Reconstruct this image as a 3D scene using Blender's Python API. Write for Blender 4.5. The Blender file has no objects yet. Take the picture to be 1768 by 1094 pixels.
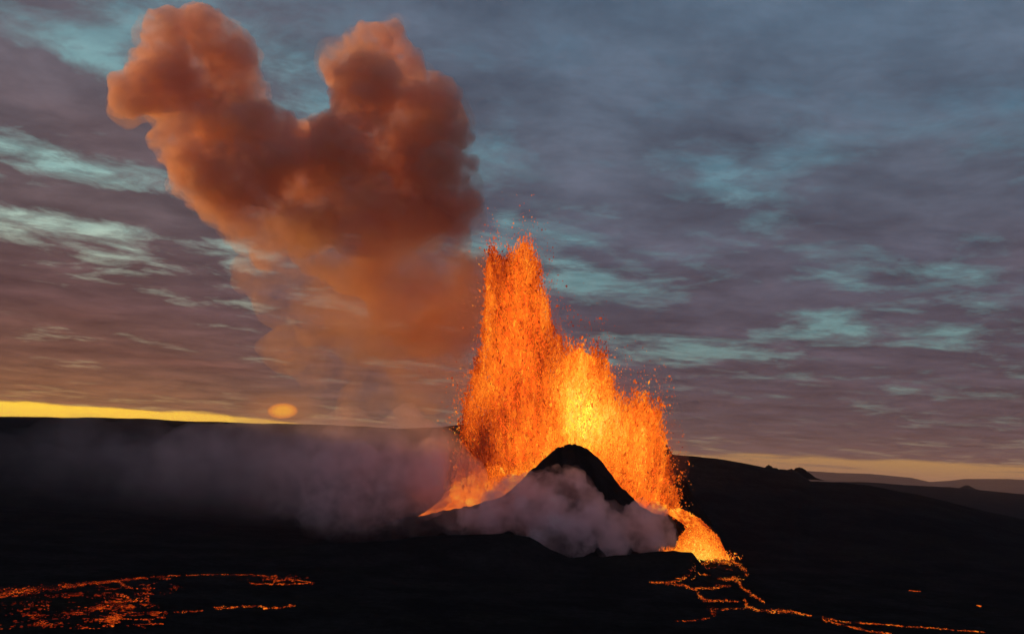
import bpy, math, random
import numpy as np
from mathutils import Matrix, Vector
R = math.radians
S = bpy.context.scene
random.seed(7)
rng = np.random.default_rng(7)

# ------------------------------------------------------------------ camera
W0, H0, FPX = 1768.0, 1094.0, 1719.0          # photograph's size and focal length in its pixels
CAM_H = 80.0
ROT = (Matrix.Rotation(R(90 + 8.5), 3, 'X') @ Matrix.Rotation(R(3.0), 3, 'Z'))
cam = bpy.data.cameras.new('camera')
cam_o = bpy.data.objects.new('camera', cam)
S.collection.objects.link(cam_o)
cam.sensor_width = 36.0
cam.lens = 36.0 * FPX / W0
cam.clip_start, cam.clip_end = 1.0, 120000.0
cam_o.matrix_world = Matrix.Translation((0, 0, CAM_H)) @ ROT.to_4x4()
S.camera = cam_o
RN = np.array(ROT)

def ray(px, py):
    d = np.array([(px - W0 / 2) / FPX, -(py - H0 / 2) / FPX, -1.0])
    d = RN @ d
    return d / np.linalg.norm(d)

def at(px, py, Y):
    """The point at distance Y ahead of the camera that the photograph shows at (px, py)."""
    d = ray(px, py)
    return np.array([0, 0, CAM_H]) + d * (Y / d[1])

def lin(r, g, b):
    f = lambda c: (c / 255 / 12.92) if c / 255 <= 0.04045 else ((c / 255 + 0.055) / 1.055) ** 2.4
    return (f(r), f(g), f(b))

# ------------------------------------------------------------------ render look
S.view_settings.view_transform = 'Standard'
S.view_settings.look = 'None'
S.view_settings.exposure = 0.0
S.view_settings.gamma = 1.0
S.render.engine = 'CYCLES'
cy = S.cycles
cy.use_denoising = True
cy.use_adaptive_sampling = True
cy.adaptive_threshold = 0.03
cy.max_bounces = 12
cy.diffuse_bounces = 2
cy.glossy_bounces = 2
cy.transparent_max_bounces = 8
cy.volume_bounces = 10
cy.volume_max_steps = 256
cy.volume_step_rate = 1.0
cy.sample_clamp_indirect = 4.0
cy.caustics_reflective = False
cy.caustics_refractive = False

# ------------------------------------------------------------------ node helper
class NT:
    def __init__(self, tree):
        self.t = tree; self.n = tree.nodes; self.n.clear(); self.l = tree.links
    def new(self, typ, **kw):
        n = self.n.new(typ)
        for k, v in kw.items(): setattr(n, k, v)
        return n
    def put(self, sock, v):
        if isinstance(v, bpy.types.NodeSocket): self.l.new(v, sock)
        elif v is not None:
            if sock.type == 'RGBA' and not isinstance(v, (int, float)) and len(v) == 3: v = (*v, 1.0)
            sock.default_value = v
    def math(self, op, a, b=None, c=None, clamp=False):
        n = self.new('ShaderNodeMath', operation=op, use_clamp=clamp)
        for i, v in enumerate((a, b, c)):
            if v is not None: self.put(n.inputs[i], v)
        return n.outputs[0]
    def vmath(self, op, a, b=None, scale=None):
        n = self.new('ShaderNodeVectorMath', operation=op)
        self.put(n.inputs[0], a)
        if b is not None: self.put(n.inputs[1], b)
        if scale is not None: self.put(n.inputs['Scale'], scale)
        return n.outputs['Value'] if op in ('DOT_PRODUCT', 'DISTANCE', 'LENGTH') else n.outputs[0]
    def ss(self, v, lo, hi, a=0.0, b=1.0):
        n = self.new('ShaderNodeMapRange', interpolation_type='SMOOTHSTEP')
        self.put(n.inputs[0], v); self.put(n.inputs[1], lo); self.put(n.inputs[2], hi)
        self.put(n.inputs[3], a); self.put(n.inputs[4], b)
        return n.outputs[0]
    def mix(self, f, a, b, mode='MIX'):
        n = self.new('ShaderNodeMix', data_type='RGBA', blend_type=mode)
        self.put(n.inputs[0], f); self.put(n.inputs[6], a); self.put(n.inputs[7], b)
        return n.outputs[2]
    def ramp(self, v, stops, interp='LINEAR'):
        n = self.new('ShaderNodeValToRGB'); cr = n.color_ramp; cr.interpolation = interp
        cr.elements.remove(cr.elements[1])
        cr.elements[0].position = stops[0][0]; cr.elements[0].color = (*stops[0][1], 1.0)
        for p, c in stops[1:]:
            cr.elements.new(p).color = (*c, 1.0)
        self.put(n.inputs[0], v)
        return n.outputs[0]
    def noise(self, vec, scale, detail=4.0, rough=0.55, lac=2.0, dist=0.0, dim='3D'):
        n = self.new('ShaderNodeTexNoise', noise_dimensions=dim)
        if vec is not None: self.put(n.inputs['Vector'], vec)
        for k, v in (('Scale', scale), ('Detail', detail), ('Roughness', rough), ('Lacunarity', lac), ('Distortion', dist)):
            n.inputs[k].default_value = v
        return n
    def comb(self, x, y, z):
        n = self.new('ShaderNodeCombineXYZ')
        for i, v in enumerate((x, y, z)): self.put(n.inputs[i], v)
        return n.outputs[0]

# ------------------------------------------------------------------ world: dusk sky with a broken cloud deck
SUN_EL, SUN_AZ = 2.2, -58.0                    # azimuth measured from straight ahead, left is negative
world = bpy.data.worlds.new('World'); S.world = world; world.use_nodes = True
g = NT(world.node_tree)
tc = g.new('ShaderNodeTexCoord')
d = g.vmath('NORMALIZE', tc.outputs['Generated'])
sp = g.new('ShaderNodeSeparateXYZ'); g.put(sp.inputs[0], d)
dx, dy, dz = sp.outputs
zc = g.math('MAXIMUM', dz, 0.0)
hor = g.math('ADD', zc, 0.05)
qx, qy = g.math('DIVIDE', dx, hor), g.math('DIVIDE', dy, hor)
ca, sa = math.cos(R(38)), math.sin(R(38))
al = g.math('ADD', g.math('MULTIPLY', qx, sa), g.math('MULTIPLY', qy, ca))
ac = g.math('SUBTRACT', g.math('MULTIPLY', qx, ca), g.math('MULTIPLY', qy, sa))
q = g.comb(g.math('MULTIPLY', al, 0.68), g.math('MULTIPLY', ac, 0.92), 0.0)
warp = g.noise(q, 1.3, 3.0, 0.5)
wv = g.vmath('SCALE', g.vmath('SUBTRACT', warp.outputs['Color'], (0.5, 0.5, 0.5)), scale=0.55)
qw = g.vmath('ADD', q, wv)
big = g.noise(qw, 1.6, 8.0, 0.60).outputs['Fac']
qf = g.vmath('ADD', g.comb(qx, qy, 3.0), g.vmath('SCALE', wv, scale=0.7))
fine = g.noise(qf, 3.6, 10.0, 0.66, dist=0.3).outputs['Fac']
cov = g.math('ADD', g.math('MULTIPLY', big, 1.10), g.math('MULTIPLY', fine, 0.80))
cov = g.math('SUBTRACT', cov, 0.445)
# where the deck is open (+) or closed (-) over this stretch of country: direction, half width in degrees, weight
az_ = g.math('ARCTAN2', dx, dy); el_ = g.math('ARCSINE', dz)
def lobe(px, py, wpx, hpx, amp):
    v = ray(px, py); a0, e0 = math.atan2(v[0], v[1]), math.asin(v[2])
    u = g.math('MULTIPLY', g.math('SUBTRACT', az_, a0), FPX / wpx * math.cos(e0)); w = g.math('MULTIPLY', g.math('SUBTRACT', el_, e0), FPX / hpx)
    rr = g.math('SQRT', g.math('ADD', g.math('MULTIPLY', u, u), g.math('MULTIPLY', w, w)))
    return g.ss(rr, 1.5, 0.0, 0.0, amp)
bias = None
for a in [(1130, 494, 170, 24, .17), (1000, 480, 45, 40, .08), (1325, 385, 60, 16, .14), (1450, 485, 60, 18, .12), (1240, 310, 30, 50, .07), (1460, 565, 130, 15, .15), (1330, 572, 40, 10, .10),
          (1640, 480, 60, 20, .09), (1640, 585, 70, 25, .08), (1345, 685, 24, 10, .12), (820, 430, 45, 28, .16), (870, 385, 24, 38, .14), (830, 90, 70, 45, .07), (1190, 612, 150, 12, .06), (1400, 655, 150, 9, .07),
          (90, 65, 130, 38, .14), (60, 268, 90, 32, .17), (200, 305, 110, 22, .16), (160, 215, 60, 16, .09), (40, 385, 130, 24, .17), (230, 368, 120, 22, .11), (420, 434, 95, 28, .20), (310, 405, 120, 16, .10), (390, 566, 100, 11, .13), (60, 585, 70, 8, .06),
          (120, 160, 130, 45, -.11), (180, 545, 400, 75, -.18), (300, 650, 400, 50, -.14), (1000, 285, 170, 80, -.10), (1200, 400, 160, 60, -.07), (1150, 548, 180, 24, -.12), (1250, 720, 450, 60, -.12), (1600, 640, 200, 26, -.06), (1350, 90, 500, 120, -.05), (1560, 400, 160, 50, -.06)]:
    v = lobe(*a); bias = v if bias is None else g.math('ADD', bias, v)
cov = g.math('ADD', cov, bias)
gap = g.math('ADD', g.ss(cov, 0.48, 0.64, 0.0, 0.40), g.ss(cov, 0.60, 0.76, 0.0, 0.60))
leftness = g.ss(g.math('ARCTAN2', dx, dy), R(6), R(-26))
eln = g.math('DIVIDE', g.math('ARCSINE', zc), R(30), clamp=True)     # 0 at the horizon, 1 at 30 degrees
E = lambda deg: deg / 30.0
cl_right = g.ramp(eln, [(E(0), lin(84, 68, 72)), (E(3), lin(80, 69, 77)), (E(7), lin(82, 76, 88)), (E(12), lin(84, 86, 101)), (E(18), lin(88, 98, 114)), (E(25), lin(88, 108, 128))])
cl_left = g.ramp(eln, [(E(0), lin(165, 112, 58)), (E(2.3), lin(140, 93, 57)), (E(4.5), lin(114, 77, 64)), (E(7.5), lin(98, 71, 71)), (E(12), lin(96, 82, 86)), (E(25), lin(98, 98, 110))])
cl = g.mix(leftness, cl_right, cl_left)
tone = g.noise(qf, 2.4, 9.0, 0.62).outputs['Fac']
cl = g.mix(1.0, cl, g.ramp(tone, [(0.28, (.58, .56, .60)), (0.5, (.94, .94, .96)), (0.72, (1.42, 1.40, 1.40))]), 'MULTIPLY')
pink = g.ss(g.noise(qw, 1.1, 3.0, 0.5).outputs['Fac'], 0.52, 0.75)
cl = g.mix(g.math('MULTIPLY', pink, 0.45), cl, g.mix(1.0, cl, (1.18, 0.96, 0.90), 'MULTIPLY'))
nish = g.new('ShaderNodeTexSky', sky_type='NISHITA')
nish.sun_disc = False; nish.sun_elevation = R(SUN_EL); nish.sun_rotation = R(SUN_AZ)
nish.altitude = 200.0
clear_r = g.ramp(eln, [(E(0), lin(185, 150, 105)), (E(3), lin(110, 122, 120)), (E(8), lin(104, 142, 146)), (E(14), lin(100, 140, 152)), (E(20), lin(90, 122, 145)), (E(26), lin(86, 112, 138))])
clear_l = g.ramp(eln, [(E(0), lin(240, 190, 70)), (E(3), lin(180, 150, 110)), (E(9), lin(180, 196, 178)), (E(14), lin(150, 190, 186)), (E(20), lin(118, 160, 168)), (E(26), lin(100, 130, 148))])
clear = g.mix(leftness, clear_r, clear_l)
clear = g.mix(1.0, clear, g.ramp(g.noise(qf, 7.0, 5.0, 0.6).outputs['Fac'], [(0.3, (.78, .80, .82)), (0.7, (1.3, 1.24, 1.2))]), 'MULTIPLY')
clear = g.mix(0.12, clear, g.vmath('SCALE', nish.outputs['Color'], scale=0.1))
sky = g.mix(gap, cl, clear)
# the open strip of clear sky under the edge of the cloud deck
edge_n = g.noise(g.comb(g.math('MULTIPLY', g.math('ARCTAN2', dx, dy), 14.0), g.math('MULTIPLY', dz, 60.0), 0.0), 1.0, 4.0, 0.55).outputs['Fac']
azv = g.math('ARCTAN2', dx, dy)
top = g.math('ADD', g.ss(azv, R(-16), R(-4), R(1.95), R(1.0)), g.ss(azv, R(2), R(16), 0.0, R(0.36)))
top = g.math('ADD', top, g.math('MULTIPLY', g.math('SUBTRACT', edge_n, 0.5), R(0.55)))
strip = g.ss(g.math('SUBTRACT', g.math('ARCSINE', dz), top), R(0.10), R(-0.10))
bands = g.noise(g.comb(g.math('MULTIPLY', azv, 7.0), g.math('MULTIPLY', dz, 150.0), 2.0), 1.0, 5.0, 0.6).outputs['Fac']
strip = g.math('MULTIPLY', strip, g.math('SUBTRACT', 1.0, g.math('MULTIPLY', g.ss(bands, 0.54, 0.66), g.ss(azv, R(-6), R(8), 0.0, 0.8))))
strip_c = g.mix(g.ss(azv, R(-27), R(4)), lin(255, 200, 38), lin(200, 152, 84))
strip_c = g.mix(g.ss(azv, R(-30), R(-16), 0.6, 0.0), strip_c, lin(255, 214, 60))
sky = g.mix(strip, sky, g.vmath('SCALE', strip_c, scale=g.ss(azv, R(-10), R(10), 1.5, 0.92)))
# the low sun, swollen and flattened, glowing through the murk
s0 = ray(488, 709)
s_r = RN @ np.array([1.0, 0, 0]); s_u = RN @ np.array([0, 1.0, 0])
ex = g.math('DIVIDE', g.math('SUBTRACT', g.vmath('DOT_PRODUCT', d, tuple(s_r)), float(s0 @ s_r)), 23.5 / FPX)
ey = g.math('DIVIDE', g.math('SUBTRACT', g.vmath('DOT_PRODUCT', d, tuple(s_u)), float(s0 @ s_u)), 12.5 / FPX)
er = g.math('SQRT', g.math('ADD', g.math('MULTIPLY', ex, ex), g.math('MULTIPLY', ey, ey)))
front = g.math('GREATER_THAN', dy, 0.0)
sky = g.mix(g.math('MULTIPLY', g.ss(er, 3.6, 0.8, 0.0, 0.22), front), sky, lin(225, 135, 55))
sky = g.mix(g.math('MULTIPLY', g.ss(er, 1.12, 0.86), front), sky, g.mix(g.ss(er, 1.0, 0.35), lin(226, 128, 52), lin(255, 172, 48)))
bg = g.new('ShaderNodeBackground')
g.put(bg.inputs['Color'], g.vmath('SCALE', sky, scale=10.0)); bg.inputs['Strength'].default_value = 0.1
wo = g.new('ShaderNodeOutputWorld'); g.l.new(bg.outputs[0], wo.inputs['Surface'])

# ------------------------------------------------------------------ the sun, just above the ridge on the left
sun = bpy.data.lights.new('sun', 'SUN'); sun.energy = 4.0; sun.angle = R(0.5); sun.color = (1.0, 0.46, 0.12)
sun_o = bpy.data.objects.new('sun', sun); S.collection.objects.link(sun_o)
sd = Vector((math.sin(R(SUN_AZ)) * math.cos(R(SUN_EL)), math.cos(R(SUN_AZ)) * math.cos(R(SUN_EL)), math.sin(R(SUN_EL))))
sun_o.rotation_euler = sd.to_track_quat('Z', 'Y').to_euler()

# ------------------------------------------------------------------ mesh and noise helpers
def hash3(ix, iy, iz, seed):
    n = (ix * 374761393 + iy * 668265263 + iz * 2147483647 + seed * 1274126177) & 0xFFFFFFFF
    n = ((n ^ (n >> 13)) * 1274126177) & 0xFFFFFFFF
    n = (n ^ (n >> 16)) & 0xFFFFFF
    return n / float(0xFFFFFF)

def vnoise(x, y, z, seed=0):
    xi, yi, zi = np.floor(x).astype(np.int64), np.floor(y).astype(np.int64), np.floor(z).astype(np.int64)
    fx, fy, fz = x - xi, y - yi, z - zi
    fx, fy, fz = (f * f * f * (f * (f * 6 - 15) + 10) for f in (fx, fy, fz))
    def h(a, b, c): return hash3(xi + a, yi + b, zi + c, seed)
    x00 = h(0, 0, 0) * (1 - fx) + h(1, 0, 0) * fx; x10 = h(0, 1, 0) * (1 - fx) + h(1, 1, 0) * fx
    x01 = h(0, 0, 1) * (1 - fx) + h(1, 0, 1) * fx; x11 = h(0, 1, 1) * (1 - fx) + h(1, 1, 1) * fx
    return (x00 * (1 - fy) + x10 * fy) * (1 - fz) + (x01 * (1 - fy) + x11 * fy) * fz

def fbm(x, y, z, scale, octs=5, gain=0.5, seed=0, billow=False):
    s = np.zeros(np.shape(x)); a, f, tot = 1.0, 1.0 / scale, 0.0
    for o in range(octs):
        n = vnoise(x * f + 17.3 * o, y * f - 9.1 * o, z * f + 4.7 * o, seed + o)
        n = np.abs(n * 2 - 1) if billow else n
        s += a * n; tot += a; a *= gain; f *= 2.03
    return s / tot

def sstep(a, b, x):
    t = np.clip((x - a) / (b - a), 0, 1); return t * t * (3 - 2 * t)

def mesh_np(name, V, F, mat, parent=None, smooth=True, attr=None):
    """V (n,3), F (m,k): one mesh object with k-sided faces."""
    me = bpy.data.meshes.new(name)
    V = np.asarray(V, dtype=np.float32); F = np.asarray(F, dtype=np.int32)
    me.vertices.add(len(V)); me.vertices.foreach_set('co', V.ravel())
    m, k = F.shape
    me.loops.add(m * k); me.loops.foreach_set('vertex_index', F.ravel())
    me.polygons.add(m); me.polygons.foreach_set('loop_start', np.arange(0, m * k, k, dtype=np.int32))
    me.polygons.foreach_set('loop_total', np.full(m, k, dtype=np.int32))
    me.polygons.foreach_set('use_smooth', np.full(m, smooth, dtype=bool))
    for an, av in (attr or {}).items():
        a = me.attributes.new(an, 'FLOAT', 'POINT'); a.data.foreach_set('value', np.asarray(av, dtype=np.float32))
    me.materials.append(mat)
    me.update(calc_edges=True); me.validate()
    o = bpy.data.objects.new(name, me); S.collection.objects.link(o)
    if parent is not None: o.parent = parent
    return o

def grid_faces(nr, nc):
    i = np.arange(nr - 1)[:, None] * nc + np.arange(nc - 1)[None, :]
    return np.stack([i, i + 1, i + nc + 1, i + nc], -1).reshape(-1, 4)

def tag(o, label=None, cat=None, group=None, kind=None):
    for k, v in (('label', label), ('category', cat), ('group', group), ('kind', kind)):
        if v: o[k] = v
    return o

def empty(name, loc=(0, 0, 0)):
    o = bpy.data.objects.new(name, None); S.collection.objects.link(o); o.location = loc
    o.empty_display_size = 5.0
    return o

def material(name):
    m = bpy.data.materials.new(name); m.use_nodes = True
    return m, NT(m.node_tree)

# ------------------------------------------------------------------ materials
def rock_material(name, dark, light, scale, moss=None):
    m, t = material(name)
    geo = t.new('ShaderNodeNewGeometry'); pos = geo.outputs['Position']
    a = t.noise(pos, scale, 8.0, 0.62).outputs['Fac']
    b = t.noise(pos, scale * 9, 6.0, 0.65).outputs['Fac']
    c = t.mix(t.ss(a, 0.38, 0.66), dark, light)
    if moss: c = t.mix(t.ss(t.noise(pos, scale * 0.35, 5.0, 0.6).outputs['Fac'], 0.5, 0.68, 0.0, 0.7), c, moss)
    c = t.mix(1.0, c, t.ramp(b, [(0.3, (.6, .6, .6)), (0.7, (1.35, 1.35, 1.35))]), 'MULTIPLY')
    bu = t.new('ShaderNodeBump'); bu.inputs['Strength'].default_value = 0.9; bu.inputs['Distance'].default_value = 0.35 / scale * 0.1
    t.put(bu.inputs['Height'], t.math('ADD', a, t.math('MULTIPLY', b, 0.25)))
    p = t.new('ShaderNodeBsdfDiffuse')
    t.put(p.inputs['Color'], c); p.inputs['Roughness'].default_value = 0.6
    t.l.new(bu.outputs[0], p.inputs['Normal'])
    o = t.new('ShaderNodeOutputMaterial'); t.l.new(p.outputs[0], o.inputs['Surface'])
    return m

M_ground = rock_material('basalt_ground', (0.008, 0.0075, 0.008), (0.017, 0.0155, 0.0155), 0.02, (0.016, 0.015, 0.011))
M_cone = rock_material('spatter_rock', (0.008, 0.007, 0.007), (0.018, 0.0155, 0.015), 0.06)
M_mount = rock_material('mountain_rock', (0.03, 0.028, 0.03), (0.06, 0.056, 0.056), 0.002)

LAVA = [(0.0, (0.012, 0.002, 0.001)), (0.18, (0.16, 0.010, 0.002)), (0.40, (0.55, 0.062, 0.004)), (0.62, (0.92, 0.165, 0.010)), (0.82, (1.0, 0.36, 0.025)), (1.0, (1.0, 0.60, 0.08))]
def lava_material(name, strength, sampled, noise_scale=None, contrast=0.5, stretch=(1, 1, 1)):
    """Glowing lava: colour from the temperature stored per vertex, broken up by noise."""
    m, t = material(name)
    at_ = t.new('ShaderNodeAttribute', attribute_name='glow_level'); h = at_.outputs['Fac']
    if noise_scale:
        pos = t.vmath('MULTIPLY', t.new('ShaderNodeNewGeometry').outputs['Position'], stretch)
        n = t.noise(pos, noise_scale, 6.0, 0.68).outputs['Fac']
        h = t.math('ADD', h, t.math('MULTIPLY', t.math('SUBTRACT', n, 0.5), contrast * 2.2), clamp=True)
    e = t.new('ShaderNodeEmission'); t.put(e.inputs['Color'], t.ramp(h, LAVA)); e.inputs['Strength'].default_value = strength
    o = t.new('ShaderNodeOutputMaterial'); t.l.new(e.outputs[0], o.inputs['Surface'])
    m.cycles.emission_sampling = 'FRONT' if sampled else 'NONE'
    return m
M_drop = lava_material('molten_droplets', 1.15, False)
M_core = lava_material('molten_jet', 2.8, True, 0.16, 0.45, (1, 1, 0.4))
M_pool = lava_material('molten_pool', 1.35, True, 0.10, 0.5)
M_vein = lava_material('glowing_crust', 1.0, False, 0.6, 0.42)

def smoke_material(name, color, density, aniso, nscale, lo, hi, step=1.0, detail=4.0, zfade=None, xfade=None, base=0.0, fine=0.35):
    m, t = material(name)
    tcn = t.new('ShaderNodeTexCoord'); pos = tcn.outputs['Object']
    n = t.noise(pos, nscale, detail, 0.55, dist=0.0).outputs['Fac']
    n2 = t.noise(pos, nscale * 4.6, 4.0, 0.6).outputs['Fac']
    n = t.math('ADD', n, t.math('MULTIPLY', t.math('SUBTRACT', n2, 0.5), fine))
    den = t.math('ADD', t.math('MULTIPLY', t.ss(n, lo, hi), density * (1 - base)), density * base)
    if zfade:
        sx = t.new('ShaderNodeSeparateXYZ'); t.put(sx.inputs[0], pos)
        den = t.math('MULTIPLY', den, t.ss(sx.outputs[2], *zfade))
    if xfade:
        sx = t.new('ShaderNodeSeparateXYZ'); t.put(sx.inputs[0], pos)
        den = t.math('MULTIPLY', den, t.ss(sx.outputs[0], *xfade))
    v = t.new('ShaderNodeVolumePrincipled')
    v.inputs['Color'].default_value = (*color, 1); v.inputs['Anisotropy'].default_value = aniso
    v.inputs['Density Attribute'].default_value = ''
    t.put(v.inputs['Density'], den)
    o = t.new('ShaderNodeOutputMaterial'); t.l.new(v.outputs[0], o.inputs['Volume'])
    m.cycles.volume_step_rate = step
    return m

# ------------------------------------------------------------------ ground: one sheet from below the camera to the horizon
def crest(pts, Rr):
    """Ridge at range Rr whose skyline follows the given pixel points: height over azimuth."""
    az, h = [], []
    for px, py in pts:
        v = ray(px, py); az.append(math.atan2(v[0], v[1])); h.append(CAM_H + Rr * v[2] / math.hypot(v[0], v[1]))
    return np.array(az), np.array(h)

RIDGES = [  # range, rise before, fall behind, roughness, skyline
    (2600, 1500, 2600, 9.0, [(-5200, 40), (-2600, 325), (-1200, 548), (-500, 672), (-60, 716), (0, 719), (110, 722), (150, 720), (190, 721), (300, 727), (560, 735), (640, 739), (700, 741), (760, 738), (810, 731), (870, 742), (980, 770), (1100, 830), (1200, 880)]),  # unseen left end raised beyond the view to shade basin and steam from the sun
    (1700, 750, 1300, 5.0, [(1000, 880), (1080, 800), (1120, 775), (1165, 785), (1205, 788), (1240, 793), (1290, 801), (1330, 809), (1380, 818), (1400, 830), (1460, 834), (1500, 838), (1600, 858), (1768, 900), (2100, 960)]),
    (4200, 1500, 2500, 5.0, [(1200, 870), (1350, 832), (1420, 832), (1500, 832), (1560, 837), (1640, 841), (1768, 853), (2100, 872)]),
    (850, 110, 45, 1.5, [(380, 962), (450, 948), (560, 940), (640, 934), (700, 930), (740, 924), (800, 923), (870, 920), (915, 926), (950, 948), (985, 962), (1040, 961), (1100, 955), (1160, 949), (1195, 953), (1210, 972), (1235, 1000), (1300, 1010)]),
]
RC = [(r, a, b, n, *crest(p, r)) for r, a, b, n, p in RIDGES]

def ground_z(x, y):
    r = np.hypot(x, y); az = np.arctan2(x, y)
    z = (fbm(x, y, x * 0, 160, 4, 0.5, 11) - 0.5) * 3.0
    for i, (rr, a, b, n, caz, ch) in enumerate(RC):
        h = np.interp(az, caz, ch, left=ch[0] * (0.0 if i == 3 else 1), right=ch[-1] * (0.0 if i == 3 else 1))
        f = np.where(r < rr, sstep(rr - a, rr, r), 1 - sstep(rr, rr + b, r))
        bump = (fbm(x, y, x * 0, 60 if i else 120, 5, 0.5, 31 + i) - 0.5) * n * f
        z = np.maximum(z, h * f + bump)
    z = z + (fbm(x, y, x * 0, 14, 4, 0.55, 5) - 0.5) * 2.6 * (1 - sstep(900, 1600, r)) * sstep(250, 450, r)
    return z

def hit_ground(px, py):
    dv = ray(px, py); t = np.linspace(250, 3000, 5500)
    P = np.array([0, 0, CAM_H])[None] + dv[None] * t[:, None]
    k = np.argmax(P[:, 2] < ground_z(P[:, 0], P[:, 1]))
    return P[k]

naz, nr = 900, 520
azs = np.concatenate([np.linspace(-math.pi, R(-40), 60)[:-1], np.linspace(R(-40), R(40), naz), np.linspace(R(40), math.pi, 60)[1:]])
rs = np.concatenate([[2.0, 60, 150, 250, 320], np.geomspace(380, 6500, nr), [8000, 11000, 16000, 24000, 36000, 50000]])
RR, AA = np.meshgrid(rs, azs, indexing='ij')
GX, GY = RR * np.sin(AA), RR * np.cos(AA)
GZ = ground_z(GX, GY)
GZ = GZ - np.where(RR > 6500, (RR - 6500) * 0.002, 0)
ground = mesh_np('ground', np.stack([GX, GY, GZ], -1).reshape(-1, 3), grid_faces(len(rs), len(azs))[:, ::-1], M_ground)
tag(ground, kind='structure')

# far mountains beyond the plain on the right
def mountain_range(name, Rr, pts, depth):
    caz, ch = crest(pts, Rr)
    a = np.linspace(caz[0], caz[-1], 260); rows = np.linspace(-1, 1, 25)
    A, T = np.meshgrid(a, rows); rad = Rr + T * depth
    x, y = rad * np.sin(A), rad * np.cos(A)
    h = np.interp(A, caz, ch)
    z = -60 + (h + 60) * (1 - np.abs(T)) ** 0.8 + (fbm(x, y, x * 0, 900, 5, 0.5, 71) - 0.5) * 130 * (1 - np.abs(T)) * np.clip(np.abs(T) * 4, 0.10, 1)
    o = mesh_np(name, np.stack([x, y, z], -1).reshape(-1, 3), grid_faces(25, 260), M_mount)
    return tag(o, kind='structure')
mountain_range('mountains', 15000, [(1250, 850), (1330, 818), (1385, 812), (1450, 816), (1500, 817), (1545, 821), (1575, 824), (1605, 831), (1640, 829), (1665, 826), (1740, 826), (1768, 828), (1900, 832), (2100, 860)], 3000)

# small things on the skyline of the right-hand hill: the rocky knoll and a far cinder cone
def rock_pile(name, px0, px1, base_y, tops, Y, label, cat):
    c = at((px0 + px1) / 2, base_y, Y); wd = (at(px1, base_y, Y) - at(px0, base_y, Y))[0]
    n = 120; u = np.linspace(0, 1, n); rows = np.linspace(-1, 1, 23)
    U, T = np.meshgrid(u, rows)
    tp = np.interp(u, [t[0] for t in tops], [t[1] for t in tops]) * (wd / (px1 - px0))
    prof = tp[None, :] * (1 - np.abs(T) ** 1.7)
    x = (U - 0.5) * wd; y = T * wd * 0.42
    z = prof * (0.75 + 0.5 * fbm(x + c[0], y, x * 0, wd * 0.06, 4, 0.6, 9)) - wd * 0.03
    o = mesh_np(name, np.stack([x, y, z], -1).reshape(-1, 3), grid_faces(23, n), M_cone, smooth=False)
    o.location = c; tag(o, label, cat)
    return o
rock_pile('rock_outcrop', 1300, 1412, 822, [(0, 8), (.12, 12), (.2, 17), (.24, 21), (.3, 17), (.4, 15), (.5, 15), (.58, 16), (.64, 15), (.7, 20), (.74, 19), (.8, 15), (.9, 6), (1, 0)], 1685, 'dark jagged rock outcrop on the skyline of the right hill', 'rock outcrop')
rock_pile('cinder_cone', 1640, 1700, 845, [(0, 0), (.3, 4), (.47, 9), (.53, 9), (.7, 4), (1, 0)], 4150, 'small pointed dark hill on the far right plain', 'hill')

# ------------------------------------------------------------------ the crater cone: a broken ring with a high front wall
CY = 1000.0
def wall(name, pts_px, Y, front, back, base, parent, seed, rough=3.0, curve=0.0):
    """A crater wall whose crest runs through the given pixels at range Y, sloping down towards the viewer and behind."""
    px = np.array([p[0] for p in pts_px], float)
    xs = np.linspace(px[0], px[-1], 240)
    ys = np.interp(xs, px, [p[1] for p in pts_px])
    k = np.ones(5) / 5; ysm = np.convolve(np.pad(ys, 2, 'edge'), k, 'valid') + (fbm(xs, xs * 0, xs * 0, 9, 3, 0.6, seed + 7) - 0.5) * 6
    Yc = Y + curve * (np.linspace(-1, 1, 240) ** 2)
    C = np.array([at(a, b, c) for a, b, c in zip(xs, ysm, Yc)])
    T = np.concatenate([np.linspace(-1, 0, 46), np.linspace(0, 1, 26)[1:]])
    Vx = np.repeat(C[None, :, 0], len(T), 0); hgt = C[None, :, 2] - base
    run = np.where(T < 0, front, back)[:, None] * (0.35 + 0.65 * np.clip(hgt / 100, 0, 1.2))
    t = np.abs(T)[:, None]
    Vy = C[None, :, 1] + np.sign(T)[:, None] * t * run
    prof = (1 - t) * (1 - 0.25 * t)
    prof = np.where(T[:, None] < 0.0, np.cos(t * math.pi / 2) ** 1.1 * 0.55 + prof * 0.45, prof)
    Vz = base + hgt * prof
    Vx = Vx + (fbm(Vx, Vy, Vz, 18, 4, 0.5, seed) - 0.5) * 6 * np.minimum(1, t * 6)
    Vz = Vz + (fbm(Vx, Vy, Vz, 16, 5, 0.55, seed + 3) - 0.5) * rough * 2 * (0.45 + np.minimum(1, t * 5))
    return mesh_np(name, np.stack([Vx, Vy, Vz], -1).reshape(-1, 3), grid_faces(len(T), 240), M_cone, parent)
cone = empty('crater_cone', (at(985, 900, CY)[0], CY, 0))
tag(cone, 'black steep-walled volcanic cone in front of the lava fountain', 'volcanic cone')
def local(o):
    o.matrix_parent_inverse = o.parent.matrix_world.inverted() if False else Matrix.Translation(-Vector(o.parent.location))
local(wall('front_wall', [(560, 925), (640, 905), (700, 893), (750, 884), (790, 877), (830, 868), (862, 860), (880, 849), (896, 832), (915, 812), (932, 798), (945, 786), (960, 773), (975, 768), (990, 766), (1005, 768), (1018, 775), (1032, 789), (1047, 804), (1062, 828), (1085, 852), (1110, 876), (1130, 886), (1160, 892), (1190, 930), (1215, 965)], 965, 70, 40, -3, cone, 41))
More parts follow.
